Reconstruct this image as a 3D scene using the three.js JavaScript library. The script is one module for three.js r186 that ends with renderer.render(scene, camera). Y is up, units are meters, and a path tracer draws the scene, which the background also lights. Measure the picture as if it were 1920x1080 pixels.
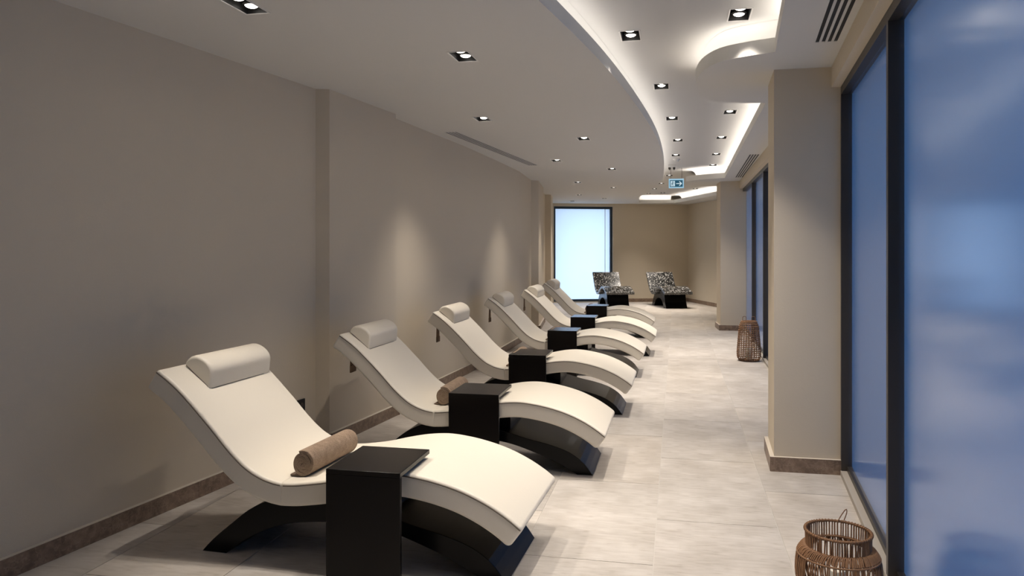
import * as THREE from 'three';
import { mergeGeometries } from 'three/addons/utils/BufferGeometryUtils.js';
import { RoundedBoxGeometry } from 'three/addons/geometries/RoundedBoxGeometry.js';
import { RectAreaLightUniformsLib } from 'three/addons/lights/RectAreaLightUniformsLib.js';

// ------------------------------------------------------------------ camera, sky, exposure
RectAreaLightUniformsLib.init();
const scene = new THREE.Scene();
const renderer = new THREE.WebGLRenderer({ antialias: true });
renderer.toneMapping = THREE.LinearToneMapping;
renderer.toneMappingExposure = 1.0;
renderer.shadowMap.enabled = true;

const FOCAL = 1460, HORIZON = 464, EYE = 1.41;
const camera = new THREE.PerspectiveCamera(2 * Math.atan(540 / FOCAL) * 180 / Math.PI, 1920 / 1080, 0.05, 200);
camera.position.set(0, EYE, 0);
camera.rotation.y = Math.atan(308 / FOCAL);
camera.setViewOffset(1920, 1080, 0, 540 - HORIZON, 1920, 1080);   // level camera, lens shifted
camera.updateProjectionMatrix();
scene.add(camera);

scene.background = new THREE.Color().setRGB(1.55, 2.15, 3.1);     // even blue-white daylight outside the frosted glass

const LAMP_COLOR = new THREE.Color().setRGB(1.0, 0.905, 0.80);
const SPOT_CD = 4.2;   // each lamp of a twin fitting
const COVE_COLOR = new THREE.Color().setRGB(1.0, 0.93, 0.85);
const COVE_NITS = 15;

// ------------------------------------------------------------------ helpers
let seed = 7;
const rnd = () => { seed = (seed * 1664525 + 1013904223) >>> 0; return seed / 4294967296; };
const taken = {};
function numbered(n) { const k = taken[n] = (taken[n] ?? -1) + 1; return k ? `${n}_${String(k).padStart(3, '0')}` : n; }
function shadows(o) { o.castShadow = true; o.receiveShadow = true; return o; }
function mesh(name, geo, mat, parent) {
  const m = shadows(new THREE.Mesh(Array.isArray(geo) ? mergeGeometries(geo.map(g => g.index ? g.toNonIndexed() : g)) : geo, mat));
  m.name = name; (parent ?? scene).add(m); return m;
}
function tag(o, label, category, group) { o.name = numbered(o.name); o.userData = { label, category }; if (group) o.userData.group = group; return o; }
function thing(name, label, category, group, pos, turn = 0) {
  const o = new THREE.Group(); o.name = name; tag(o, label, category, group); scene.add(o);
  if (pos) o.position.set(...pos); o.rotation.y = turn; return o;
}
function copyOf(src, label, pos, turn = 0) {
  const c = src.clone(); c.name = numbered(src.name.replace(/_\d{3}$/, '')); c.userData = { ...src.userData, label };
  c.position.set(...pos); c.rotation.y = turn; scene.add(c); return c;
}
function structure(name, geo, mat, label) { const m = mesh(name, geo, mat); m.userData.kind = 'structure'; if (label) m.userData.label = label; return m; }
// plan coordinates: x to the right, d = distance down the room (world z = -d)
const shapeOf = pts => new THREE.Shape(pts.map(p => new THREE.Vector2(p[0], p[1])));
function prism(pts, y0, y1, holes = []) {
  let a = 0; for (let i = 0; i < pts.length; i++) { const p = pts[i], q = pts[(i + 1) % pts.length]; a += p[0] * q[1] - q[0] * p[1]; }
  const s = shapeOf(a < 0 ? [...pts].reverse() : pts);
  for (const h of holes) s.holes.push(new THREE.Path(h.map(p => new THREE.Vector2(p[0], p[1]))));
  const g = new THREE.ExtrudeGeometry(s, { depth: y1 - y0, bevelEnabled: false });
  g.rotateX(-Math.PI / 2); g.translate(0, y0, 0); return g;
}
function box(w, h, l, x = 0, y = 0, z = 0) { const g = new THREE.BoxGeometry(w, h, l); g.translate(x, y, z); return g; }
function bar(a, b, w, h, y) {   // upright bar of width w along the plan line a-b
  const dx = b[0] - a[0], dd = b[1] - a[1], L = Math.hypot(dx, dd), nx = -dd / L * w / 2, nd = dx / L * w / 2;
  return prism([[a[0] + nx, a[1] + nd], [b[0] + nx, b[1] + nd], [b[0] - nx, b[1] - nd], [a[0] - nx, a[1] - nd]], y, y + h);
}
function smoothLine(pts, step, closed = false) {
  const c = new THREE.CatmullRomCurve3(pts.map(p => new THREE.Vector3(p[0], p[1], 0)), closed, 'centripetal');
  const n = Math.max(2, Math.round(c.getLength() / step));
  return c.getSpacedPoints(n).map(v => [v.x, v.y]);
}

// ------------------------------------------------------------------ computed textures
function noiseGrid(n, s) { let t = s; const r = () => { t = (t * 1664525 + 1013904223) >>> 0; return t / 4294967296; }; return Float32Array.from({ length: n * n }, r); }
function noise(g, n, x, y) {   // tileable value noise, x and y in cells
  const xi = Math.floor(x), yi = Math.floor(y), fx = x - xi, fy = y - yi, sx = fx * fx * (3 - 2 * fx), sy = fy * fy * (3 - 2 * fy);
  const w = v => ((v % n) + n) % n, at = (i, j) => g[w(j) * n + w(i)];
  return (at(xi, yi) * (1 - sx) + at(xi + 1, yi) * sx) * (1 - sy) + (at(xi, yi + 1) * (1 - sx) + at(xi + 1, yi + 1) * sx) * sy;
}
function texture(size, fn, color = true, rep = 1) {
  const d = new Uint8Array(size * size * 4);
  for (let j = 0; j < size; j++) for (let i = 0; i < size; i++) {
    const c = fn(i / size, j / size), k = (j * size + i) * 4;
    for (let q = 0; q < 3; q++) d[k + q] = Math.max(0, Math.min(255, Math.round(255 * (Array.isArray(c) ? c[q] : c))));
    d[k + 3] = 255;
  }
  const t = new THREE.DataTexture(d, size, size); t.wrapS = t.wrapT = THREE.RepeatWrapping; t.magFilter = THREE.LinearFilter; t.minFilter = THREE.LinearMipmapLinearFilter; t.generateMipmaps = true;
  if (color) t.colorSpace = THREE.SRGBColorSpace; t.repeat.set(rep, rep); t.needsUpdate = true; return t;
}
const G = [8, 16, 32, 64, 128, 256].map((n, k) => [noiseGrid(n, 11 + k * 37), n]);
const N = (k, u, v, ku = 1, kv = 1) => noise(G[k][0], G[k][1], u * G[k][1] * ku, v * G[k][1] * kv);
const lerp = (a, b, t) => a + (b - a) * t;
const mix3 = (a, b, t) => [lerp(a[0], b[0], t), lerp(a[1], b[1], t), lerp(a[2], b[2], t)];
// stone floor tile: soft clouds and fine streaks that run across the room
const floorTex = texture(1024, (u, v) => {
  const cloud = .55 * N(0, u, v) + .3 * N(1, u, v) + .15 * N(2, u, v);
  const streak = .6 * N(1, u, v, 1, 4) + .4 * N(2, u, v, 1, 4);
  const fleck = Math.pow(N(2, u, v, 1, 6), 6);
  const f = N(4, u, v) * .5 + N(5, u, v) * .5;
  const t = .62 * cloud + .30 * streak + .08 * f;
  const c = mix3([.685, .655, .62], [.785, .76, .73], Math.min(1, Math.max(0, (t - .25) * 2)));
  return c.map((x, i) => x - fleck * [.06, .065, .07][i]);
});
const floorRough = texture(512, (u, v) => .45 + .25 * N(2, u, v, 1, 3) + .1 * N(4, u, v), false);
// brown veined marble of the skirting
const marbleTex = texture(512, (u, v) => {
  const c = .5 * N(1, u, v) + .3 * N(2, u, v) + .2 * N(3, u, v);
  const vein = 1 - Math.min(1, Math.abs(N(1, u + .3, v) + .5 * N(3, u, v) - .75) * 9);
  return mix3(mix3([.40, .33, .28], [.60, .52, .455], c * 1.25 - .1), [.70, .64, .57], .35 * Math.max(0, vein));
});
const weave = texture(512, (u, v) => .5 + .25 * Math.sin(u * Math.PI * 2 * 96) * Math.sin(v * Math.PI * 2 * 96) + .35 * (N(5, u, v) - .5) + .25 * (N(3, u, v) - .5), false);
const leatherBump = texture(512, (u, v) => .5 * N(5, u, v) + .3 * N(4, u, v) + .2 * N(2, u, v), false);
const terryBump = texture(512, (u, v) => N(5, u, v) * .6 + N(4, u, v) * .4, false);
const terryTex = texture(512, (u, v) => mix3([.47, .395, .325], [.66, .57, .485], .55 * N(4, u, v) + .45 * N(1, u, v)));
const mosaicTex = texture(1024, (u, v) => {      // tiny black, grey and silver glass mosaic, far away
  const n = 40, i = Math.floor(u * n), j = Math.floor(v * n), fu = u * n - i, fv = v * n - j;
  if (fu < .1 || fv < .1) return [.16, .16, .16];
  const r = G[3][0][(j * 64 + i) % 4096]; const s = r < .45 ? .06 + r * .3 : r < .8 ? .25 + (r - .45) * .9 : .62 + (r - .8) * 1.5;
  return [s, s * .99, s * .97];
});
const wickerTex = texture(256, (u, v) => mix3([.38, .265, .175], [.70, .53, .385], .5 * N(2, u, v, 1, 1) + .5 * N(4, u, v)));

// ------------------------------------------------------------------ materials
const std = o => new THREE.MeshStandardMaterial(o), phy = o => new THREE.MeshPhysicalMaterial(o);
const rgb = (r, g, b) => new THREE.Color().setRGB(r, g, b);
const wt = weave.clone(); wt.repeat.set(2, 2); wt.needsUpdate = true;
const M = {
  wall: std({ color: rgb(.635, .555, .435), roughness: .85, bumpMap: wt, bumpScale: .0006 }),
  ceiling: std({ color: rgb(.62, .608, .585), roughness: .92 }),
  grout: std({ color: rgb(.52, .49, .45), roughness: .9 }),
  skirting: std({ map: marbleTex, color: rgb(1, .97, .93), roughness: .38 }),
  skirtingEdge: std({ color: rgb(.60, .54, .46), roughness: .5 }),
  frame: std({ color: rgb(.055, .048, .042), roughness: .42, metalness: .35 }),
  bluegrey: std({ color: rgb(.03, .05, .08), roughness: .4, metalness: .3 }),
  sill: std({ color: rgb(.40, .36, .31), roughness: .6 }),
  black: std({ color: rgb(.006, .006, .006), roughness: .6 }),
  housing: std({ color: rgb(.012, .011, .010), roughness: .55 }),
  trimWhite: std({ color: rgb(.72, .70, .67), roughness: .5 }),
  leather: phy({ color: rgb(.74, .68, .575), roughness: .52, bumpMap: leatherBump, bumpScale: .0004, clearcoat: .12, clearcoatRoughness: .45 }),
  piping: std({ color: rgb(.13, .105, .08), roughness: .7 }),
  lacquer: phy({ color: rgb(.0035, .0033, .0035), roughness: .24, specularIntensity: .3 }),
  tableWood: phy({ color: rgb(.007, .0055, .005), roughness: .22, specularIntensity: .3 }),
  strap: std({ color: rgb(.20, .13, .085), roughness: .7 }),
  terry: std({ map: terryTex, roughness: 1, bumpMap: terryBump, bumpScale: .003 }),
  mosaic: std({ map: mosaicTex, color: rgb(.7, .7, .7), roughness: .25 }),
  wicker: std({ map: wickerTex, roughness: .7 }),
  candle: std({ color: rgb(.80, .76, .66), roughness: .55 }),
  paving: std({ color: rgb(.42, .41, .40), roughness: .9 }),
  clear: phy({ color: rgb(1, 1, 1), transmission: 1, thickness: 0, roughness: .16, ior: 1.5, specularIntensity: .6 }),
  filmBlue: phy({ color: rgb(.044, .092, .16), transmission: 1, thickness: 0, roughness: 1, ior: 1.2, specularIntensity: 0 }),
  filmWhite: phy({ color: rgb(.93, .94, .95), transmission: 1, thickness: 0, roughness: 1, ior: 1.2, specularIntensity: 0 }),
  lamp: std({ color: rgb(.9, .9, .9), emissive: rgb(1, .93, .84), emissiveIntensity: 5, roughness: .4 }),
  led: std({ color: rgb(.9, .9, .9), emissive: rgb(1, .93, .85), emissiveIntensity: 1.5, roughness: .4 }),
  plastic: std({ color: rgb(.72, .71, .69), roughness: .5 }),
};

// ------------------------------------------------------------------ plan of the room (x, d)
const CEIL = EYE + 1.124, UPPER = CEIL + .2, HEAD = 2.407, TOP = UPPER + .16;
const BACK = -2.6;
const leftLine = [[-3.50, BACK], [-2.502, 5.114], [-2.412, 5.148], [-2.314, 6.22], [-2.40, 6.27], [-2.345, 7.445], [-2.298, 8.4], [-2.274, 10.0], [-2.274, 11.33], [-2.375, 12.81],
  [-2.27, 12.93], [-2.445, 14.46], [-2.56, 14.50], [-2.733, 16.36], [-2.611, 16.39], [-2.70, 17.2], [-2.85, 17.25], [-3.12, 19.6]];
const glassLine = [[.365, BACK], [.576, 0], [.998, 5.184], [1.045, 9.17], [1.10, 13.8]];
const rightTail = [[1.10, 14.4], [1.12, 18.5], [.301, 20.90]];
const farLeft = [-3.12, 19.60], farRight = [.301, 20.90];
const farAt = t => [lerp(farLeft[0], farRight[0], t), lerp(farLeft[1], farRight[1], t)];
const lineX = (pts, d) => { for (let i = 0; i + 1 < pts.length; i++) { const [x0, d0] = pts[i], [x1, d1] = pts[i + 1]; if (d >= d0 && d <= d1) return lerp(x0, x1, (d - d0) / (d1 - d0 || 1)); } return pts[d < pts[0][1] ? 0 : pts.length - 1][0]; };
const outline = [...leftLine, ...[...glassLine, ...rightTail].reverse()];

structure('wall_left', prism([...leftLine, [-3.4, 20.2], [-4.4, 20.2], [-4.4, BACK - .2], [-3.5, BACK - .2]], 0, TOP), M.wall, 'long taupe wall covered in fine woven texture with shallow pilasters');
structure('wall_near', prism([[-3.5, BACK], [.365, BACK], [.62, BACK - .2], [-3.5, BACK - .2]], 0, TOP), M.wall);
// far wall with a full height opening for the bright window
{
  const off = [-.12, .32];
  const q = (a, b, y0, y1) => { const p = farAt(a), r = farAt(b); return prism([p, r, [r[0] + off[0], r[1] + off[1]], [p[0] + off[0], p[1] + off[1]]], y0, y1); };
  const W0 = .02, W1 = .445;
  structure('wall_far', [q(-.03, W0, 0, TOP), q(W1, 1.0, 0, TOP), q(W0, W1, 2.46, TOP), q(W0, W1, 0, .02)], M.wall, 'taupe end wall beside the bright frosted window');
  const g = thing('window_1', 'bright frosted full height window in a dark frame at the far end', 'window'); g.userData.kind = 'structure';
  const dir = [(farRight[0] - farLeft[0]), (farRight[1] - farLeft[1])], L = Math.hypot(...dir), u = [dir[0] / L, dir[1] / L], n = [-u[1], u[0]];
  const put = (t, o) => { const p = farAt(t); return [p[0] + n[0] * o, p[1] + n[1] * o]; };
  const fw = .055 / L;
  const fr = [bar(put(W0, .10), put(W1, .10), .08, .06, .02), bar(put(W0, .10), put(W1, .10), .08, .06, 2.40)];
  mesh('frame_rail', fr[0], M.bluegrey, g); mesh('frame_rail', fr[1], M.bluegrey, g);
  for (const t of [W0, W1 - fw]) mesh('frame_post', bar(put(t, .10), put(t + fw, .10), .08, 2.32, .08), M.bluegrey, g);
  mesh('pane_joint', bar(put(.394, .112), put(.3975, .112), .012, 2.32, .08), M.plastic, g);
  mesh('pane', bar(put(W0 + fw, .105), put(.394, .105), .008, 2.32, .08), M.clear, g);
  mesh('pane', bar(put(.3975, .105), put(W1 - fw, .105), .008, 2.32, .08), M.clear, g);
  const film = (a, b) => { const p = put(a, .122), r = put(b, .122); const geo = new THREE.PlaneGeometry(Math.hypot(r[0] - p[0], r[1] - p[1]), 2.32); geo.rotateY(Math.atan2(r[1] - p[1], r[0] - p[0])); geo.translate((p[0] + r[0]) / 2, 1.24, -(p[1] + r[1]) / 2); return geo; };
  mesh('frosted_film', film(W0 + fw, W1 - fw), M.filmWhite, g);
}
structure('wall_right', [prism([...rightTail, [.62, 21.2], [1.5, 21.2], [1.5, 13.86], [1.10, 13.86]], 0, TOP)], M.wall, 'angled taupe wall in the far right corner');
structure('trim_1', prism([...glassLine.map(p => [p[0] - .05, p[1]]), [1.05, 14.0], [1.40, 14.0], ...[...glassLine].reverse().map(p => [p[0] + .22, p[1]])], HEAD, TOP), M.wall, 'boxed beam above the blue frosted glazing');
structure('ground', prism([[-30, -30], [40, -30], [40, 60], [-30, 60]], -.30, -.12), M.paving, 'paving outside the building');

// pillars that stand in front of the glazing
const pillar = (name, pts, label) => structure(name, prism(pts, 0, CEIL + .01), M.wall, label);
pillar('column', [[.605, 5.16], [1.08, 5.16], [1.10, 5.66], [.625, 5.66]], 'square taupe pillar beside the near frosted glazing');
pillar('column_001', [[.735, 13.70], [1.16, 13.70], [1.16, 14.35], [.70, 14.25]], 'square taupe pillar at the far end of the glazing');

// ------------------------------------------------------------------ floor: grout bed and single stone tiles
{
  const floor = structure('floor', prism([...outline.map(p => [p[0] + (p[0] < -1 ? -.05 : .05), p[1]])], -.12, -.0025), M.grout, 'floor of large pale greige stone tiles');
  const mats = [[1, 1, 1], [.955, .95, .95], [1.0, .985, .965], [.93, .93, .935]].map(c => std({ map: floorTex, roughnessMap: floorRough, roughness: .92, color: rgb(...c) }));
  const variants = {};
  const gap = .0022;
  const clip = (poly, f) => { const out = []; for (let i = 0; i < poly.length; i++) { const p = poly[i], q = poly[(i + 1) % poly.length], a = f(p), b = f(q); if (a >= 0) out.push(p); if (a * b < 0) { const t = a / (a - b); out.push([lerp(p[0], q[0], t), lerp(p[1], q[1], t)]); } } return out; };
  for (let ci = -6; ci <= 2; ci++) for (let ri = -3; ri < 18; ri++) {
    const x0 = -.10 + .6 * ci, d0 = 4.11 + 1.2 * (ri - 2) + (((ci % 2) + 2) % 2 ? .6 : 0);
    let poly = [[x0 + gap, d0 + gap], [x0 + .6 - gap, d0 + gap], [x0 + .6 - gap, d0 + 1.2 - gap], [x0 + gap, d0 + 1.2 - gap]];
    const whole = poly;
    const a = Math.max(BACK, d0), b = d0 + 1.2; if (b < BACK || a > 20.8) continue;
    const l0 = Math.min(lineX(leftLine, a), lineX(leftLine, (a + b) / 2), lineX(leftLine, b)) - .02, rl = [...glassLine, ...rightTail];
    const r0 = Math.max(lineX(rl, a), lineX(rl, b)) + .02;
    poly = clip(poly, p => p[0] - l0); if (poly.length) poly = clip(poly, p => r0 - p[0]); if (poly.length) poly = clip(poly, p => p[1] - BACK);
    if (poly.length) poly = clip(poly, p => (farAt(0)[1] + (p[0] - farLeft[0]) * (farRight[1] - farLeft[1]) / (farRight[0] - farLeft[0])) + .08 - p[1]);
    if (poly.length < 3) continue;
    const v = Math.floor(rnd() * 6), mi = Math.floor(rnd() * 4), full = poly.length === 4 && poly.every((p, i) => p === whole[i]);
    const cx = x0 + .3, cd = d0 + .6;
    let g = full && variants[v];
    if (!g) {
      g = prism(poly.map(p => [p[0] - cx, p[1] - cd]), -.010, 0);
      const uv = g.attributes.uv; for (let i = 0; i < uv.count; i++) uv.setXY(i, (uv.getX(i) * (v % 2 ? 1 : -1)) / 1.3 + v * .173, uv.getY(i) / 1.3 + v * .311);
      if (full) variants[v] = g;
    }
    const t = mesh('tile', g, mats[mi], floor); t.position.set(cx, 0, -cd);
  }
}

// ------------------------------------------------------------------ marble skirting, piece by piece
function skirting(name, pts, label, side) {      // side: +1 when the room lies to the right of the walking direction
  const H = .092, T = .026, base = new THREE.Group(); base.name = name; base.userData = { kind: 'structure', label }; scene.add(base);
  for (let i = 0; i + 1 < pts.length; i++) {
    const a = pts[i], b = pts[i + 1], L = Math.hypot(b[0] - a[0], b[1] - a[1]), n = Math.max(1, Math.round(L / .6)), ux = (b[0] - a[0]) / L, ud = (b[1] - a[1]) / L;
    for (let k = 0; k < n; k++) {
      const s0 = L * k / n - (k ? -.0008 : T * .9), s1 = L * (k + 1) / n + (k === n - 1 ? T * .9 : -.0008), len = s1 - s0;
      const g = new THREE.BoxGeometry(len, H, T), uv = g.attributes.uv, o = rnd();
      for (let q = 0; q < uv.count; q++) uv.setXY(q, uv.getX(q) * len / .5 + o, uv.getY(q) * .2 + o * 3.7);
      const m = mesh('skirting_tile', g, [M.skirting, M.skirting, M.skirtingEdge, M.skirting, M.skirting, M.skirting], base), c = (s0 + s1) / 2;
      m.position.set(a[0] + ux * c + ud * side * T / 2, H / 2, -(a[1] + ud * c - ux * side * T / 2)); m.rotation.y = Math.atan2(ud, ux);
    }
  }
}
skirting('baseboard_left', leftLine.slice(0, 18), 'brown veined marble skirting along the long left wall', 1);
skirting('baseboard_far', [farAt(.45), farRight], 'marble skirting under the end wall', 1);
skirting('baseboard_right', [[.94, 19.03], farRight], 'marble skirting under the angled right wall', -1);
skirting('baseboard_near_pillar', [[.625, 5.66], [.605, 5.16], [.985, 5.16]], 'marble skirting round the near pillar', 1);
skirting('baseboard_far_pillar', [[.70, 14.25], [.735, 13.70], [1.085, 13.70]], 'marble skirting round the far pillar', 1);

// ------------------------------------------------------------------ blue frosted glazing on the right
{
  const g = thing('window_2', 'blue frosted glazing in slim dark frames along the right side', 'window'); g.userData.kind = 'structure';
  const at = d => [lineX(glassLine, d), d];
  const runs = [[BACK, 0], [0, 3.55], [3.55, 5.17], [5.65, 7.3], [7.3, 8.95], [8.95, 10.2], [10.2, 11.92], [11.92, 13.78]];
  for (const [a, b] of runs) {
    const p = at(a), q = at(b), shift = (v, o) => [v[0] + o, v[1]], L = Math.hypot(q[0] - p[0], q[1] - p[1]), h = HEAD - .05 - .06;
    const ux = (q[0] - p[0]) / L, ud = (q[1] - p[1]) / L, along = s => [p[0] + ux * s, p[1] + ud * s];
    const W = .045;
    mesh('frame_post', bar(shift(along(L - W), .042), shift(along(L), .042), .075, HEAD - .03, .03), M.frame, g);
    if (a > 5 && a < 6) mesh('frame_post', bar(shift(along(0), .042), shift(along(W), .042), .075, HEAD - .03, .03), M.frame, g);
    mesh('frame_rail', bar(shift(along(0), .042), shift(along(L - W), .042), .075, .05, HEAD - .05), M.frame, g);
    mesh('frame_rail', bar(shift(along(0), .062), shift(along(L - W), .062), .05, .03, .03), M.frame, g);
    mesh('pane', bar(shift(along(0), .05), shift(along(L - W), .05), .008, h, .06), M.clear, g);
    const f = new THREE.PlaneGeometry(L - .004, h + .05); f.rotateY(Math.atan2(ud, ux)); const c = along(L / 2); f.translate(c[0] + .066, .055 + h / 2, -c[1]);
    mesh('frosted_film', f, M.filmBlue, g);
    mesh('sill', bar(shift(p, .04), shift(q, .04), .08, .03, 0), M.sill, g);
  }
}

// ------------------------------------------------------------------ ceilings with the curved cove
const coveLeft = smoothLine([[-1.25, -.9], [-1.02, .8], [-.80, 2.3], [-.601, 3.567], [-.428, 4.887], [-.291, 6.465], [-.20, 8.06], [-.166, 9.6], [-.166, 11.0], [-.21, 12.6], [-.31, 14.0], [-.484, 15.35], [-.80, 17.6], [-.92, 20.0]], .22);
const coveFar = [[-.92, 20.0], [-.06, 20.18]];
const coveFarRight = [[-.06, 20.18], [.845, 17.36], [.86, 15.6], [.80, 14.75]];
const pen2Back = smoothLine([[.80, 14.75], [.45, 14.65], [.22, 14.25], [.16, 13.80]], .12);
const pen2Front = smoothLine([[.16, 13.80], [.19, 13.56], [.29, 13.42], [.50, 13.22], [.77, 13.06]], .10);
const coveRight2 = [[.77, 13.06], [.683, 6.33]];
const pen1Back = smoothLine([[.683, 6.33], [.47, 6.29], [.27, 6.16], [.155, 5.86]], .10);
const pen1Front = smoothLine([[.155, 5.86], [.13, 5.43], [.175, 5.07], [.27, 4.86], [.40, 4.765], [.557, 4.695]], .07);
const coveRight1 = [[.557, 4.695], [.14, -.9]];
const coveNear = [[.14, -.9], [-1.25, -.9]];
const ring = [];
for (const part of [coveLeft, coveFar, coveFarRight, pen2Back, pen2Front, coveRight2, pen1Back, pen1Front, coveRight1]) for (const p of part) if (!ring.length || Math.hypot(ring.at(-1)[0] - p[0], ring.at(-1)[1] - p[1]) > 1e-4) ring.push(p);

const LOW = [[-1.965, 3.29], [-1.229, 4.426], [-1.661, 6.609], [-.938, 8.023], [-1.518, 9.969], [-.905, 11.218], [-1.668, 13.395], [-1.159, 14.73], [-2.032, 16.598], [-2.465, 18.758], [-1.614, 17.89], [-2.1, 1.1]];
const HIGH = [[-.281, 4.917], [-.12, 6.516], [-.043, 8.155], [.353, 4.60], [.515, 7.887], [.535, 9.703], [.555, 11.406], [.576, 12.90], [.019, 9.833], [-.007, 11.418], [-.125, 14.608], [-.302, 16.399], [-.483, 17.858], [-.667, 19.42], [.42, 18.0], [-.32, 19.2], [-.52, 3.1], [.15, 2.6], [-.75, 1.2]];
const OPEN = .116;
const squareHole = ([x, d, n = 2]) => { const w = OPEN / 2, l = OPEN * n / 2; return [[x - w, d - l], [x - w, d + l], [x + w, d + l], [x + w, d - l]]; };
const slotBlock = [
  { a: [-2.155, 7.30], b: [-1.915, 10.50], w: .125 },
  { a: [.62, 2.3], b: [.802, 4.52], w: .125 },
  { a: [.926, 9.80], b: [.985, 13.0], w: .125 },
];
const slotQuad = ({ a, b, w }) => { const L = Math.hypot(b[0] - a[0], b[1] - a[1]), nx = (b[1] - a[1]) / L * w / 2, nd = -(b[0] - a[0]) / L * w / 2; return [[a[0] - nx, a[1] - nd], [b[0] - nx, b[1] - nd], [b[0] + nx, b[1] + nd], [a[0] + nx, a[1] + nd]]; };
const lowerCeiling = structure('ceiling', prism(outline.map(p => [p[0] + (p[0] < -1 ? -.02 : .02), p[1]]), CEIL, CEIL + .014, [ring, ...LOW.map(squareHole), ...slotBlock.map(slotQuad)]), M.ceiling, 'smooth off-white lower ceiling with a sweeping curved edge');
const upperCeiling = structure('ceiling_001', prism(outline.map(p => [p[0] + (p[0] < -1 ? -.03 : .03), p[1]]), UPPER, UPPER + .014, HIGH.map(squareHole)), M.ceiling, 'raised off-white ceiling seen inside the cove');
structure('roof', prism([[-4.4, BACK - .2], [1.5, BACK - .2], [1.5, 21.3], [-4.4, 21.3]], TOP, TOP + .1), M.ceiling, 'roof slab over the ceilings');
{ // upright lip along the whole edge of the opening
  const outer = ring, n = ring.length, T = .012, inner = [];
  let area = 0; for (let i = 0; i < n; i++) { const p = ring[i], q = ring[(i + 1) % n]; area += p[0] * q[1] - q[0] * p[1]; }
  const sgn = area > 0 ? 1 : -1;
  for (let i = 0; i < n; i++) {
    const p = ring[(i + n - 1) % n], q = ring[(i + 1) % n], L = Math.hypot(q[0] - p[0], q[1] - p[1]);
    inner.push([ring[i][0] + sgn * (q[1] - p[1]) / L * T, ring[i][1] - sgn * (q[0] - p[0]) / L * T]);
  }
  const m = mesh('cove_lip', prism(inner, CEIL + .014, CEIL + .085, [outer]), M.ceiling, lowerCeiling); m.userData.label = 'upright lip that hides the cove light';
}
const coveMat = M.ceiling.clone(); coveMat.side = THREE.DoubleSide;
// light strips lying behind the lip, one run each
function coveRun(pts, label, side, step, power = 1) {     // side +1: the lip's back lies to the left of the walking direction
  const run = new THREE.Group(); run.name = 'led_strip'; tag(run, label, 'light strip', 'light strips in the ceiling cove'); scene.add(run);
  const line = smoothLine(pts, step), y = CEIL + .062, back = .065;
  const strips = [];
  for (let i = 0; i + 1 < line.length; i++) {
    const a = line[i], b = line[i + 1], L = Math.hypot(b[0] - a[0], b[1] - a[1]), nx = -(b[1] - a[1]) / L * side, nd = (b[0] - a[0]) / L * side;
    const o = v => [v[0] + nx * back, v[1] + nd * back], p = o(a), q = o(b), W = L - .01;
    strips.push(bar([lerp(p[0], q[0], .01), lerp(p[1], q[1], .01)], [lerp(p[0], q[0], .99), lerp(p[1], q[1], .99)], .02, .048, CEIL + .014));
    const light = new THREE.RectAreaLight(COVE_COLOR, COVE_NITS * power, W, .02);
    const m = [(p[0] + q[0]) / 2, (p[1] + q[1]) / 2];
    light.position.set(m[0], y + .004, -m[1]); run.add(light);
    light.lookAt(m[0] - nx * .15, y + .9, -(m[1] - nd * .15));
  }
  mesh('strip', strips, M.led, run);
  // plaster cove behind the strip, rounded up into the raised ceiling
  const fine = smoothLine(pts, .06), prof = [[.17, .015], [.169, .08], [.162, .125], [.145, .16], [.118, .183], [.085, .194], [.05, .1985]], pos = [], uv = [], idx = [];
  fine.forEach((p, i) => {
    const a = fine[Math.max(0, i - 3)], b = fine[Math.min(fine.length - 1, i + 3)], L = Math.hypot(b[0] - a[0], b[1] - a[1]), nx = -(b[1] - a[1]) / L * side, nd = (b[0] - a[0]) / L * side;
    prof.forEach(([o, h], k) => { pos.push(p[0] + nx * o, CEIL + h, -(p[1] + nd * o)); uv.push(i * .06, k * .04); });
  });
  const q = prof.length;
  for (let i = 0; i + 1 < fine.length; i++) for (let k = 0; k + 1 < q; k++) { const a = i * q + k; idx.push(a, a + 1, a + q, a + 1, a + q + 1, a + q); }
  const backs = new THREE.BufferGeometry(); backs.setAttribute('position', new THREE.Float32BufferAttribute(pos, 3)); backs.setAttribute('uv', new THREE.Float32BufferAttribute(uv, 2)); backs.setIndex(idx); backs.computeVertexNormals();
  mesh('cove_back', backs, coveMat, lowerCeiling);
}
coveRun(coveLeft.filter(p => p[1] > -.7 && p[1] < 19.7), 'light strip behind the long curved ceiling edge', 1, .55, .78);
coveRun([[-.90, 20.004], [-.5, 20.088], [-.10, 20.171]], 'light strip at the far end of the cove', 1, .36, 2.4);
coveRun([[-.03, 20.085], [.2, 19.37], [.845, 17.36]], 'light strip along the angled far right cove edge', 1, .5, 2.4);
coveRun(pen2Front.slice(1), 'light strip behind the far curved ceiling peninsula', 1, .2, 2.4);
coveRun(coveRight2, 'light strip along the straight cove edge between the pillars', 1, .55, 1.7);
coveRun(pen1Front, 'light strip behind the near curved ceiling peninsula', 1, .16, 1.1);
coveRun([[.557, 4.695], [.16, -.63]], 'light strip along the cove edge above the near vent', 1, .5, 1.5);

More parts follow.
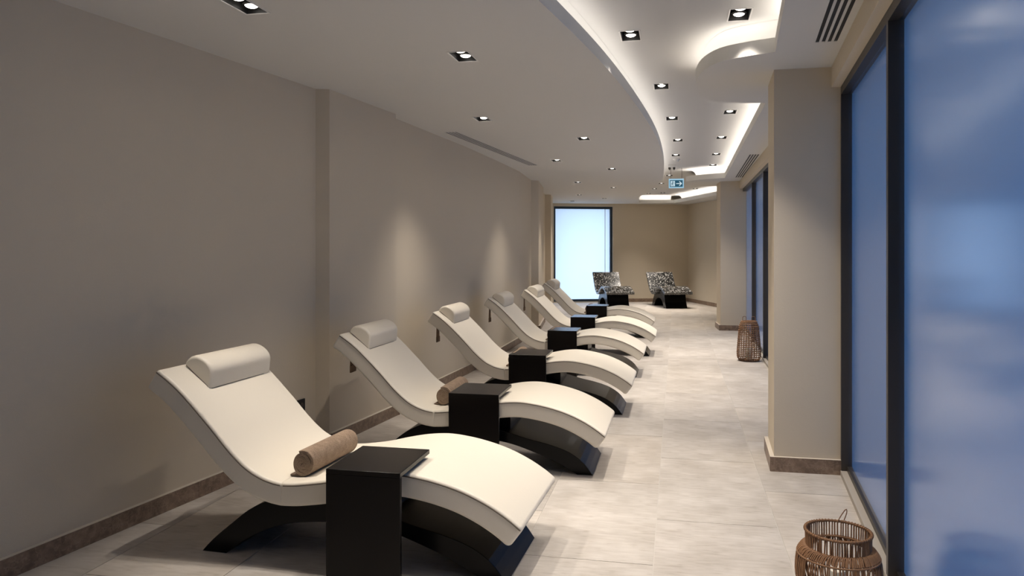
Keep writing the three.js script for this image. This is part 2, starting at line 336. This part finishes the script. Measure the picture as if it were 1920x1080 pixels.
// linear slot diffusers
slotBlock.forEach((s, k) => {
  const g = thing('slot_diffuser', ['long slot air diffuser in the ceiling beside the left wall', 'slot air diffuser in the ceiling above the near glazing', 'slot air diffuser in the ceiling by the far pillar'][k], 'air vent', 'ceiling slot diffusers');
  const L = Math.hypot(s.b[0] - s.a[0], s.b[1] - s.a[1]), nx = (s.b[1] - s.a[1]) / L, nd = -(s.b[0] - s.a[0]) / L;
  mesh('plenum', prism(slotQuad(s), CEIL + .0025, CEIL + .05), M.black, g);
  for (let i = 0; i <= 4; i++) {
    const o = (i - 2) * s.w / 4, w = i % 4 ? .013 : .012, sh = v => [v[0] + nx * o, v[1] + nd * o];
    mesh('slat', bar(sh(s.a), sh(s.b), w, .003, CEIL - .001), M.ceiling, g);
  }
  for (const e of [s.a, s.b]) mesh('end_cap', bar([e[0] - nx * s.w / 2, e[1] - nd * s.w / 2], [e[0] + nx * s.w / 2, e[1] + nd * s.w / 2], .012, .008, CEIL - .001), M.ceiling, g);
});

// ------------------------------------------------------------------ recessed square downlights
const nth = ['nearest', 'second', 'third', 'fourth', 'fifth', 'sixth', 'seventh', 'eighth', 'ninth', 'tenth', 'eleventh', 'twelfth', 'thirteenth', 'fourteenth', 'fifteenth', 'sixteenth'];
function downlight([x, d, n = 2], y, label, group, cd, beam, aim = [0, 0]) {
  const g = thing('downlight', label, 'downlight', group, [x, y, -d]);
  const w = OPEN, l = OPEN * n, t = .008;
  mesh('trim_frame', [box(w + .012, .003, t, 0, -.0015, l / 2 + .003), box(w + .012, .003, t, 0, -.0015, -l / 2 - .003), box(t, .003, l, w / 2 + .003, -.0015, 0), box(t, .003, l, -w / 2 - .003, -.0015, 0)], M.trimWhite, g);
  mesh('housing', [box(w, .003, l, 0, .0725, 0), box(.002, .072, l, w / 2 - .001, .036, 0), box(.002, .072, l, -w / 2 + .001, .036, 0), box(w, .072, .002, 0, .036, l / 2 - .001), box(w, .072, .002, 0, .036, -l / 2 + .001)], M.housing, g);
  for (let k = 0; k < n; k++) {
    const z = (k - (n - 1) / 2) * OPEN, bz = new THREE.CylinderGeometry(.042, .042, .04, 28, 1, true); bz.translate(0, .045, z);
    mesh('lamp_bezel', bz, M.housing, g);
    const disc = new THREE.SphereGeometry(.034, 24, 8, 0, Math.PI * 2, Math.PI * .62, Math.PI * .38); disc.scale(1, .55, 1); disc.translate(0, .026, z);
    mesh('lamp', disc, M.lamp, g);
    const s = new THREE.SpotLight(LAMP_COLOR, cd, 0, beam, 1, 2); s.castShadow = true; s.shadow.radius = 1.0; s.shadow.mapSize.set(512, 512);
    s.position.set(0, .004, z); g.add(s); s.target.position.set(aim[0], -2.5, z + aim[1]); g.add(s.target);
  }
  return g;
}
const lowAim = { 0: [.5, -.1] };
LOW.forEach((p, i) => downlight(p, CEIL, i < 11 ? `black recessed twin downlight in the lower ceiling, ${i ? nth[i] + ' from' : 'nearest to'} the camera` : 'black recessed twin downlight in the lower ceiling behind the camera', 'downlights in the lower ceiling', SPOT_CD * (i === 11 ? .9 : i ? 1.1 : 1.4), i ? .80 : .58, lowAim[i]));
const highOrder = HIGH.map((p, i) => [p[1], i]).filter(a => a[1] < 16).sort((a, b) => a[0] - b[0]).map(a => a[1]);
HIGH.forEach((p, i) => downlight(p, UPPER, i < 16 ? `black recessed twin downlight in the raised ceiling, ${highOrder.indexOf(i) ? nth[highOrder.indexOf(i)] + ' from' : 'nearest to'} the camera` : ['black recessed twin downlight in the raised ceiling overhead, beside the curved edge', 'black recessed twin downlight in the raised ceiling overhead, nearest the glazing', 'black recessed twin downlight in the raised ceiling overhead, closest to the camera'][i - 16], 'downlights in the raised ceiling', SPOT_CD * 1.45, .68));

// smoke detector, twin emergency spot, exit sign
{
  const g = thing('smoke_detector', 'small white round smoke detector on the raised ceiling', 'smoke detector', null, [0, UPPER, -11.9]);
  const b = new THREE.CylinderGeometry(.055, .05, .02, 28); b.translate(0, -.01, 0); mesh('base_plate', b, M.plastic, g);
  const c = new THREE.CylinderGeometry(.035, .028, .022, 24); c.translate(0, -.031, 0); mesh('sensor_head', c, M.plastic, g);
}
{
  const g = thing('emergency_light', 'white emergency light with two dark spot heads before the exit sign', 'emergency light', null, [-.07, UPPER, -12.75]);
  mesh('body', new RoundedBoxGeometry(.13, .04, .06, 2, .008).translate(0, -.02, 0), M.plastic, g);
  for (const s of [-1, 1]) {
    const h = new THREE.CylinderGeometry(.020, .015, .04, 20); h.rotateX(1.15); h.translate(s * .036, -.062, .01);
    const head = mesh('spot_head', h, M.frame, g); mesh('bracket', box(.010, .026, .010, s * .036, -.048, 0), M.plastic, head);
  }
}
{
  const cv = document.createElement('canvas'); cv.width = 512; cv.height = 320; const c = cv.getContext('2d');
  c.fillStyle = '#a8d6ee'; c.fillRect(0, 0, 512, 320); c.fillStyle = '#14566f'; c.fillRect(36, 48, 440, 232);
  c.fillStyle = '#d6eef8'; c.fillRect(60, 74, 150, 182); c.fillStyle = '#14566f';       // doorway with running figure
  c.beginPath(); c.arc(140, 100, 17, 0, 7); c.fill(); c.lineWidth = 22; c.lineCap = 'round'; c.lineJoin = 'round'; c.strokeStyle = '#14566f';
  const line = a => { c.beginPath(); a.forEach(([x, y], i) => i ? c.lineTo(x, y) : c.moveTo(x, y)); c.stroke(); };
  line([[132, 130], [122, 175]]); c.lineWidth = 16; line([[122, 175], [150, 200], [145, 240]]); line([[122, 175], [104, 210], [78, 226]]); line([[132, 135], [165, 150], [185, 140]]); line([[128, 135], [98, 150], [90, 175]]);
  c.strokeStyle = '#e6f6fc'; c.lineWidth = 26; line([[262, 165], [430, 165]]); line([[365, 100], [436, 165], [365, 230]]);
  const t = new THREE.CanvasTexture(cv); t.colorSpace = THREE.SRGBColorSpace;
  const g = thing('exit_sign', 'hanging blue exit sign with running figure and right arrow', 'exit sign', null, [0, 2.475, -13.25]);
  mesh('casing', new RoundedBoxGeometry(.255, .165, .03, 2, .006), M.plastic, g);
  const face = new THREE.PlaneGeometry(.245, .155); face.translate(0, 0, .0155);
  mesh('sign_face', face, std({ color: rgb(.02, .02, .02), emissive: rgb(1, 1, 1), emissiveMap: t, emissiveIntensity: .8, roughness: .4 }), g);
  for (const s of [-1, 1]) { const r = new THREE.CylinderGeometry(.003, .003, UPPER - 2.475 - .08, 8); r.translate(s * .09, .08 + (UPPER - 2.475 - .08) / 2, 0); mesh('rod', r, M.frame, g); }
  const l = new THREE.RectAreaLight(rgb(.35, .65, .85), .5, .24, .15); l.position.set(0, 0, .02); g.add(l); l.lookAt(new THREE.Vector3(0, 2.475, 0));
}

// ------------------------------------------------------------------ swept slab with rounded edges
function sweep(line, thick, width, r, endR, step = .02, endR2 = endR, tanA = null, tanB = null) {   // line: top profile (x, y); z runs from -width/2 to width/2
  const curve = new THREE.CatmullRomCurve3(line.map(p => new THREE.Vector3(p[0], p[1], 0)), false, 'centripetal'), len = curve.getLength();
  const st = [], K = 5;
  // start end: inset falls from endR to 0
  for (let k = 0; k < K; k++) { const a = k / K * Math.PI / 2; st.push([endR * (1 - Math.cos(a)), endR * (1 - Math.sin(a))]); }
  const n = Math.max(2, Math.round((len - endR - endR2) / step));
  for (let i = 0; i <= n; i++) st.push([endR + (len - endR - endR2) * i / n, 0]);
  for (let k = K - 1; k >= 0; k--) { const a = k / K * Math.PI / 2; st.push([len - endR2 * (1 - Math.cos(a)), endR2 * (1 - Math.sin(a))]); }
  const ringPts = inset => {
    const hw = width / 2 - inset, t0 = -inset, t1 = -thick + inset, rr = Math.max(.001, r - inset * .6), out = [], q = 4;
    const corner = (cx, cy, a0) => { for (let k = 0; k <= q; k++) { const a = a0 + k / q * Math.PI / 2; out.push([cx + rr * Math.cos(a), cy + rr * Math.sin(a)]); } };
    corner(hw - rr, t0 - rr, 0); corner(-hw + rr, t0 - rr, Math.PI / 2); corner(-hw + rr, t1 + rr, Math.PI); corner(hw - rr, t1 + rr, Math.PI * 1.5);
    return out;
  };
  const pos = [], uv = [], idx = []; let m = 0;
  for (const [s, inset] of st) {
    const u = Math.min(1, Math.max(0, s / len)), p = curve.getPointAt(u), t = curve.getTangentAt(u), R = ringPts(inset); m = R.length;
    if (tanA && s < .07) t.lerp(tanA, 1 - s / .07).normalize(); if (tanB && s > len - .07) t.lerp(tanB, 1 - (len - s) / .07).normalize();
    let per = 0;
    R.forEach(([z, d], k) => { if (k) per += Math.hypot(z - R[k - 1][0], d - R[k - 1][1]); pos.push(p.x - t.y * d, p.y + t.x * d, z); uv.push(s, per); });
  }
  const S = st.length;
  for (let i = 0; i + 1 < S; i++) for (let k = 0; k < m; k++) { const a = i * m + k, b = i * m + (k + 1) % m, c = a + m, e = b + m; idx.push(a, b, c, b, e, c); }
  for (const i of [0, S - 1]) {
    const c = pos.length / 3; let x = 0, y = 0; for (let k = 0; k < m; k++) { x += pos[(i * m + k) * 3] / m; y += pos[(i * m + k) * 3 + 1] / m; }
    pos.push(x, y, 0); uv.push(0, 0);
    for (let k = 0; k < m; k++) { const a = i * m + k, b = i * m + (k + 1) % m; i ? idx.push(a, b, c) : idx.push(b, a, c); }
  }
  const g = new THREE.BufferGeometry(); g.setAttribute('position', new THREE.Float32BufferAttribute(pos, 3)); g.setAttribute('uv', new THREE.Float32BufferAttribute(uv, 2)); g.setIndex(idx);
  g.computeVertexNormals(); return g;
}
function sideTube(line, depth, z, r) {
  const c = new THREE.CatmullRomCurve3(line.map(p => new THREE.Vector3(p[0], p[1], 0)), false, 'centripetal'), n = 48, pts = [];
  for (let i = 0; i <= n; i++) { const u = .006 + .988 * i / n, p = c.getPointAt(u), t = c.getTangentAt(u); pts.push(new THREE.Vector3(p.x + t.y * depth, p.y - t.x * depth, z)); }
  return new THREE.TubeGeometry(new THREE.CatmullRomCurve3(pts), n, r, 6);
}

// ------------------------------------------------------------------ wave loungers
const K = 1.045, wave = (x, y) => [x * K, EYE - (EYE - y) * K];
const backTop = [[-.61, .874], [-.56, .842], [-.50, .797], [-.446, .749], [-.332, .637], [-.242, .543], [-.164, .478], [-.098, .444], [-.04, .427], [0, .4215]].map(p => wave(...p));
const legTop = [[0, .4215], [.05, .4245], [.1, .431], [.2, .448], [.32, .477], [.42, .496], [.52, .503], [.62, .494], [.72, .475], [.81, .449], [.91, .406], [.99, .359], [1.045, .318]].map(p => wave(...p));
const WID = .72, THK = .105;
function makeLounger(label, pos) {
  const g = thing('wave_lounger', label, 'lounger', 'cream loungers in the row along the left wall', pos);
  for (const [name, line, e0, e1] of [['back_cushion', backTop, .012, .0022], ['leg_cushion', legTop, .0022, .02]]) {
    const seam = new THREE.Vector3(1, -.02, 0).normalize(), first = name === 'back_cushion';
    const c = mesh(name, sweep(line, THK, WID, .014, e0, .02, e1, first ? null : seam, first ? seam : null), M.leather, g);
    const pipes = [sideTube(line, .013, WID / 2 + .0002, .0032), sideTube(line, .013, -WID / 2 - .0002, .0032)];
    mesh('piping', pipes, M.piping, c);
  }
  const top = smoothLine([[-.462, .0], [-.40, .062], [-.305, .141], [-.21, .213], [-.093, .266], [.05, .286], [.20, .284], [.32, .27], [.45, .24], [.58, .205], [.72, .175], [.85, .132], [.935, .075], [.995, 0]], .04);
  const under = smoothLine([[.90, 0], [.82, .045], [.70, .098], [.588, .138], [.498, .165], [.41, .182], [.25, .19], [.10, .182], [-.04, .16], [-.16, .115], [-.27, .052], [-.34, 0]], .04);
  const s = new THREE.Shape([...top, ...under].map(p => new THREE.Vector2(...p)));
  const bw = .54, b = new THREE.ExtrudeGeometry(s, { depth: bw - .006, bevelEnabled: true, bevelThickness: .003, bevelSize: .002, bevelSegments: 1, curveSegments: 4 });
  b.translate(0, .002, -bw / 2 + .003); mesh('curved_base', b, M.lacquer, g);
  const q = new THREE.Shape([[.12, .26], [.46, .22], [.46, .372], [.36, .362], [.24, .335], [.12, .312]].map(p => new THREE.Vector2(...p)));
  const sb = new THREE.ExtrudeGeometry(q, { depth: .38, bevelEnabled: false }); sb.translate(0, 0, -.19); mesh('support_block', sb, M.lacquer, g);
  return g;
}
const rows = [[-1.693, 3.135], [-1.502, 4.72], [-1.44, 6.51], [-1.42, 8.47], [-1.34, 10.17], [-1.41, 12.18]];
const who = ['nearest of the row, with a towel on its seat', 'second of the row, beside the shallow pilaster', 'third of the row', 'fourth of the row', 'fifth of the row, without a towel', 'last of the row, before the bright window'];
let proto;
const yaw = i => i ? 0 : -.041;
const center = (i, x, y, d) => { const c = Math.cos(yaw(i)), s = Math.sin(yaw(i)), e = d - WID / 2; return [rows[i][0] + .012 * !i + x * c - e * s, y, -(rows[i][1] + WID / 2 + x * s + e * c)]; };
rows.forEach((r, i) => {
  const label = `cream wave lounger on black base, ${who[i]}`, pos = center(i, 0, 0, WID / 2);
  if (!i) { proto = makeLounger(label, pos); proto.rotation.y = yaw(0); } else copyOf(proto, label, pos);
});

// head cushions with a brown counterweight strap hanging behind
function makePillow(label, pos) {
  const g = thing('head_cushion', label, 'cushion', 'cream head cushions on the loungers', pos);
  const prof = [[-.088, .004], [-.094, .016], [-.090, .05], [-.066, .078], [-.026, .093], [.012, .094], [.042, .082], [.066, .05], [.088, .016], [.091, .008], [.086, .002]];
  const up = smoothLine(prof, .008), P = [...up];
  // loft along z with shrinking ends
  const half = .26, st = [];
  for (let k = 0; k < 6; k++) { const a = k / 6 * Math.PI / 2; st.push([-half + .022 * (1 - Math.cos(a)), 1 - .16 * (1 - Math.sin(a))]); }
  for (let k = 0; k <= 10; k++) st.push([lerp(-half + .022, half - .022, k / 10), 1]);
  for (let k = 5; k >= 0; k--) { const a = k / 6 * Math.PI / 2; st.push([half - .022 * (1 - Math.cos(a)), 1 - .16 * (1 - Math.sin(a))]); }
  const pos2 = [], uv = [], idx = [], m = P.length;
  st.forEach(([z, s]) => P.forEach(([x, y], k) => { pos2.push(x * s, .003 + (y - .003) * s, z); uv.push(z, k * .01); }));
  for (let i = 0; i + 1 < st.length; i++) for (let k = 0; k < m; k++) { const a = i * m + k, b = i * m + (k + 1) % m; idx.push(a, a + m, b, b, a + m, b + m); }
  for (const i of [0, st.length - 1]) { const c = pos2.length / 3; pos2.push(0, .045, st[i][0]); uv.push(0, 0); for (let k = 0; k < m; k++) { const a = i * m + k, b = i * m + (k + 1) % m; i ? idx.push(a, c, b) : idx.push(a, b, c); } }
  const geo = new THREE.BufferGeometry(); geo.setAttribute('position', new THREE.Float32BufferAttribute(pos2, 3)); geo.setAttribute('uv', new THREE.Float32BufferAttribute(uv, 2)); geo.setIndex(idx); geo.computeVertexNormals();
  const tilt = -.685;
  const c = mesh('cushion', geo.rotateZ(tilt), M.leather, g);
  const seam = new THREE.TubeGeometry(new THREE.CatmullRomCurve3([[.084, -.22], [.088, -.235], [-.085, -.255], [-.088, .255], [.088, .255], [.089, -.2]].map(([x, z]) => new THREE.Vector3(x, .008, z)), false, 'catmullrom', .05), 60, .0025, 6);
  mesh('piping', seam.rotateZ(tilt), M.piping, c);
  // strap over the top edge of the backrest and down behind it
  const strapLine = [[-.048, .050], [-.066, .066], [-.078, .066], [-.092, .050], [-.138, -.005], [-.150, -.05], [-.152, -.14], [-.152, -.235]];
  const strap = sweep(smoothLine(strapLine, .012), .004, .062, .0015, .0015, .02), sp = strap.attributes.position;
  for (let i = 0; i < sp.count; i++) if (sp.getY(i) < -.05) sp.setZ(i, sp.getZ(i) * (1 + (-.05 - sp.getY(i)) * 3.2));
  mesh('strap', strap, M.strap, g);
  mesh('counterweight', new RoundedBoxGeometry(.012, .05, .092, 2, .004).translate(-.152, -.225, 0), M.strap, g);
  return g;
}
{
  const at = (i, dz) => { const [x, y] = [lerp(backTop[0][0], backTop[3][0], .46), lerp(backTop[0][1], backTop[3][1], .46)]; return center(i, x, y - .001, WID / 2 + dz); };
  let p0; const tx = ['nearest', 'second', 'third', 'fourth', 'fifth', 'last'];
  rows.forEach((r, i) => { const label = `cream head cushion with brown hanging strap on the ${tx[i]} lounger`; if (!i) { p0 = makePillow(label, at(i, .075)); p0.rotation.y = yaw(0); } else copyOf(p0, label, at(i, .02)); });
}

// rolled towels
function makeTowel(label, pos, turn) {
  const g = thing('rolled_towel', label, 'towel', 'rolled brown towels on the loungers', pos, turn);
  const turns = 3.6, R = .058, r0 = .008, n = 120, outP = [], inP = [], th = .0098;
  for (let i = 0; i <= n; i++) {
    const u = i / n, a = u * turns * Math.PI * 2 - 1.9, r = lerp(r0, R, u) * (1 + .05 * Math.sin(a * 2.3)), o = r, q = Math.max(.002, r - th * (1 - .25 * Math.pow(u, 20)));
    outP.push(new THREE.Vector2(Math.cos(a) * o, Math.sin(a) * o)); inP.push(new THREE.Vector2(Math.cos(a) * q, Math.sin(a) * q));
  }
  const s = new THREE.Shape([...outP, ...inP.reverse()]);
  const geo = new THREE.ExtrudeGeometry(s, { depth: .42, steps: 1, bevelEnabled: true, bevelThickness: .004, bevelSize: .003, bevelSegments: 2 }); geo.translate(0, R + .003, -.21);
  const uv = geo.attributes.uv; for (let i = 0; i < uv.count; i++) uv.setXY(i, uv.getX(i) * 3, uv.getY(i) * 3);
  mesh('roll', geo, M.terry, g);
  const core = new THREE.CylinderGeometry(.05, .05, .385, 24); core.rotateX(Math.PI / 2); core.translate(0, R + .003, 0); mesh('inner_layers', core, M.terry, g);
  mesh('loose_edge', new RoundedBoxGeometry(.075, .010, .42, 2, .004).translate(-.028, .006, 0), M.terry, g);
  return g;
}
{
  let t0; const seatY = backTop.at(-1)[1] - .002;
  for (const [i, label, dx, dd, turn] of [[0, 'rolled brown towel on the seat of the nearest lounger', .06, .30, -.07], [1, 'rolled brown towel on the seat of the second lounger', .015, .37, 0], [2, 'rolled brown towel on the third lounger, half hidden by its side table', .06, .30, 0], [3, 'rolled brown towel on the fourth lounger, half hidden by its side table', .06, .30, 0], [5, 'rolled brown towel on the last lounger, half hidden by its side table', .05, .30, 0]]) {
    const pos = center(i, dx, seatY + .004, dd); if (!t0) t0 = makeTowel(label, pos, turn); else copyOf(t0, label, pos, turn);
  }
}

// black side tables: front panel, cantilevered top, foot plate
{
  const W = .322, D = .385, Hh = .5; let t0;
  const rowsT = [[-1.41, 2.974], [-1.393, 4.68], [-1.395, 6.471], [-1.381, 8.43], [-1.354, 10.127], [-1.378, 12.144]];
  const make = (label, pos) => {
    const g = thing('side_table', label, 'side table', 'black side tables by the loungers', pos);
    mesh('table_top', new RoundedBoxGeometry(W, .02, D, 2, .0025).translate(0, Hh - .01, 0), M.tableWood, g);
    mesh('front_panel', new RoundedBoxGeometry(W, Hh - .0195 - .012, .022, 2, .0025).translate(0, .012 + (Hh - .0315) / 2, D / 2 - .011), M.tableWood, g);
    mesh('foot_plate', new RoundedBoxGeometry(W, .012, D * .45, 2, .002).translate(0, .006, D / 2 - D * .225), M.tableWood, g);
    return g;
  };
  const tx = ['nearest', 'second', 'third', 'fourth, its top reflecting blue daylight', 'fifth, its top reflecting blue daylight', 'last, its top reflecting blue daylight'];
  rowsT.forEach(([x, d], i) => { const label = `black side table over its lounger, ${tx[i]} of the row`, pos = [x + W / 2, 0, -(d + D / 2)]; if (!i) t0 = make(label, pos); else copyOf(t0, label, pos); });
}

// ------------------------------------------------------------------ two mosaic stone loungers at the far end
{
  const make = (label, pos, turn) => {
    const g = thing('mosaic_lounger', label, 'lounger', 'mosaic loungers at the far end', pos, turn);
    const top = [[-.74, .80], [-.66, .70], [-.52, .52], [-.40, .40], [-.25, .335], [-.08, .35], [.08, .42], [.22, .485], [.36, .50], [.52, .475], [.68, .42], [.82, .375]];
    mesh('mosaic_shell', sweep(top, .055, .66, .008, .008, .03), M.mosaic, g);
    const a = smoothLine([[-.50, 0], [-.44, .10], [-.34, .22], [-.26, .29], [-.08, .30], [.10, .37], [.24, .435], [.40, .44], [.50, .40], [.53, .28], [.58, .12], [.66, 0]], .05);
    const b = smoothLine([[.46, 0], [.40, .10], [.26, .19], [.08, .21], [-.10, .18], [-.24, .09], [-.30, 0]], .05);
    const s = new THREE.Shape([...a, ...b].map(p => new THREE.Vector2(...p)));
    const geo = new THREE.ExtrudeGeometry(s, { depth: .5, bevelEnabled: true, bevelThickness: .004, bevelSize: .003, bevelSegments: 1 }); geo.translate(0, .003, -.25); mesh('curved_base', geo, M.lacquer, g);
    return g;
  };
  const turn = -Math.PI / 2 + .31;
  const a = make('dark glittering mosaic lounger in front of the bright window', [-1.50, 0, -18.78], turn);
  copyOf(a, 'dark glittering mosaic lounger in front of the taupe end wall', [-.19, 0, -19.05], turn);
}

// ------------------------------------------------------------------ wicker lanterns with candles
function tube(pts, r, seg = 8, sides = 5, closed = false) { return new THREE.TubeGeometry(new THREE.CatmullRomCurve3(pts, closed), seg, r, sides, closed); }
const circle = (r, y, n = 40) => Array.from({ length: n }, (_, i) => new THREE.Vector3(Math.cos(i / n * 2 * Math.PI) * r, y, Math.sin(i / n * 2 * Math.PI) * r));
{
  const g = thing('wicker_lantern', 'squat brown wicker lantern with a wide open neck at the bottom right', 'lantern', 'wicker lanterns by the glazing', [.632, 0, -3.31]); g.scale.set(.9, 1, .9);
  const prof = [[.125, .006], [.160, .045], [.177, .10], [.177, .150], [.168, .190], [.150, .212]];
  const stakes = [], n = 84;
  for (let i = 0; i < n; i++) {
    const a = (i + (rnd() - .5) * .5) / n * Math.PI * 2, lean = (rnd() - .5) * .10, rr = .0028 + rnd() * .0016;
    stakes.push(tube(prof.map(([r, y], k) => new THREE.Vector3(Math.cos(a + lean * k / 5) * r, y, Math.sin(a + lean * k / 5) * r)), rr, 9, 5));
  }
  mesh('wicker_stakes', stakes, M.wicker, g).userData.kind = 'stuff';
  const neck = [];
  for (let i = 0; i < 72; i++) { const a = (i + (rnd() - .5) * .4) / 72 * Math.PI * 2, q = (rnd() - .5) * .02; neck.push(tube([new THREE.Vector3(Math.cos(a) * .134, .212, Math.sin(a) * .134), new THREE.Vector3(Math.cos(a + q) * .136, .276, Math.sin(a + q) * .136)], .0028 + rnd() * .001, 2, 5)); }
  mesh('neck_stakes', neck, M.wicker, g).userData.kind = 'stuff';
  const shoulder = [];
  for (let i = 0; i < 110; i++) { const a = i / 110 * Math.PI * 2, q = .07 + rnd() * .04; shoulder.push(tube([new THREE.Vector3(Math.cos(a) * .133, .216, Math.sin(a) * .133), new THREE.Vector3(Math.cos(a + q * .6) * .152, .214, Math.sin(a + q * .6) * .152), new THREE.Vector3(Math.cos(a + q) * .170, .192, Math.sin(a + q) * .170)], .0036, 4, 5)); }
  mesh('shoulder_wrap', shoulder, M.wicker, g).userData.kind = 'stuff';
  for (const [r, y, w] of [[.126, .006, .006], [.176, .10, .0035], [.172, .186, .004], [.137, .278, .0055], [.133, .216, .004]]) mesh('hoop', tube(circle(r, y), w, 64, 6, true), M.wicker, g);
  const rim = [];
  for (let i = 0; i < 60; i++) { const a = i / 60 * Math.PI * 2, t = new THREE.TorusGeometry(.0062, .0018, 5, 8); t.rotateY(-a); t.rotateX(0); t.translate(Math.cos(a) * .137, .278, Math.sin(a) * .137); rim.push(t); }
  mesh('rim_binding', rim, M.wicker, g).userData.kind = 'stuff';
  const fl = new THREE.CylinderGeometry(.125, .125, .006, 36); fl.translate(0, .008, 0); mesh('floor_disc', fl, M.wicker, g);
  const A = -1.25, hx = Math.cos(A) * .137, hz = Math.sin(A) * .137;
  mesh('handle', tube([new THREE.Vector3(hx - .022, .276, hz + .004), new THREE.Vector3(hx - .004, .305, hz), new THREE.Vector3(hx + .018, .330, hz - .004), new THREE.Vector3(hx + .020, .318, hz - .004), new THREE.Vector3(hx + .004, .276, hz)], .0022, 20, 6), M.wicker, g);
  const c = thing('candle', 'thick white candle inside the squat wicker lantern', 'candle', 'candles in the lanterns', [.628, .0112, -3.315]);
  const cg = new THREE.LatheGeometry([[0, 0], [.034, 0], [.034, .110], [.031, .116], [.020, .112], [0, .111]].map(p => new THREE.Vector2(...p)), 32); mesh('wax', cg, M.candle, c);
  mesh('wick', new THREE.CylinderGeometry(.0012, .0012, .012, 6).translate(0, .117, 0), M.black, c);
}
{
  const g = thing('wicker_lantern', 'tall dark woven wicker lantern beside the far glazing', 'lantern', 'wicker lanterns by the glazing', [.885, 0, -10.10]);
  const prof = [[.118, .006], [.140, .05], [.142, .12], [.132, .25], [.122, .36], [.115, .43], [.092, .488]];
  const st = []; for (let i = 0; i < 26; i++) { const a = i / 26 * Math.PI * 2; st.push(tube(prof.map(([r, y]) => new THREE.Vector3(Math.cos(a) * r, y, Math.sin(a) * r)), .0035, 12, 5)); }
  mesh('wicker_stakes', st, M.wicker, g).userData.kind = 'stuff';
  const rad = y => { for (let i = 0; i + 1 < prof.length; i++) if (y >= prof[i][1] && y <= prof[i + 1][1]) return lerp(prof[i][0], prof[i + 1][0], (y - prof[i][1]) / (prof[i + 1][1] - prof[i][1])); return .09; };
  const wv = []; for (let k = 0; k < 21; k++) { const y = .012 + k * .0233; wv.push(tube(Array.from({ length: 52 }, (_, i) => { const a = i / 52 * Math.PI * 2, r = rad(y) + ((i + k) % 2 ? .005 : -.004); return new THREE.Vector3(Math.cos(a) * r, y, Math.sin(a) * r); }), .0044, 104, 4, true)); }
  mesh('woven_rings', wv, M.wicker, g).userData.kind = 'stuff';
  mesh('hoop', tube(circle(.092, .490), .007, 48, 6, true), M.wicker, g);
  const fl = new THREE.CylinderGeometry(.118, .118, .006, 30); fl.translate(0, .008, 0); mesh('floor_disc', fl, M.wicker, g);
  for (const s of [-1, 1]) mesh('handle', tube([new THREE.Vector3(s * .075, .49, 0), new THREE.Vector3(s * .070, .545, 0), new THREE.Vector3(s * .038, .548, 0), new THREE.Vector3(s * .034, .49, 0)], .004, 16, 6), M.wicker, g);
  const c = thing('candle', 'white candle inside the tall wicker lantern', 'candle', 'candles in the lanterns', [.885, .0112, -10.10]);
  mesh('wax', new THREE.LatheGeometry([[0, 0], [.035, 0], [.035, .14], [.031, .146], [.02, .142], [0, .141]].map(p => new THREE.Vector2(...p)), 24), M.candle, c);
}

// black socket plate low on the left wall
{
  const d = 4.93, x = lineX(leftLine, d), turn = Math.atan2(-1, .131) + Math.PI;
  const g = thing('wall_socket', 'small black socket plate low on the left wall behind the nearest lounger', 'wall socket', null, [x + .006, .325, -d], Math.PI / 2 - .131);
  mesh('plate', new RoundedBoxGeometry(.085, .085, .010, 2, .003), M.black, g);
  mesh('insert', new THREE.CylinderGeometry(.021, .021, .004, 24).rotateX(Math.PI / 2).translate(0, 0, .0055), M.frame, g);
}

scene.traverse(o => { if (o.isMesh) shadows(o); });
renderer.render(scene, camera);
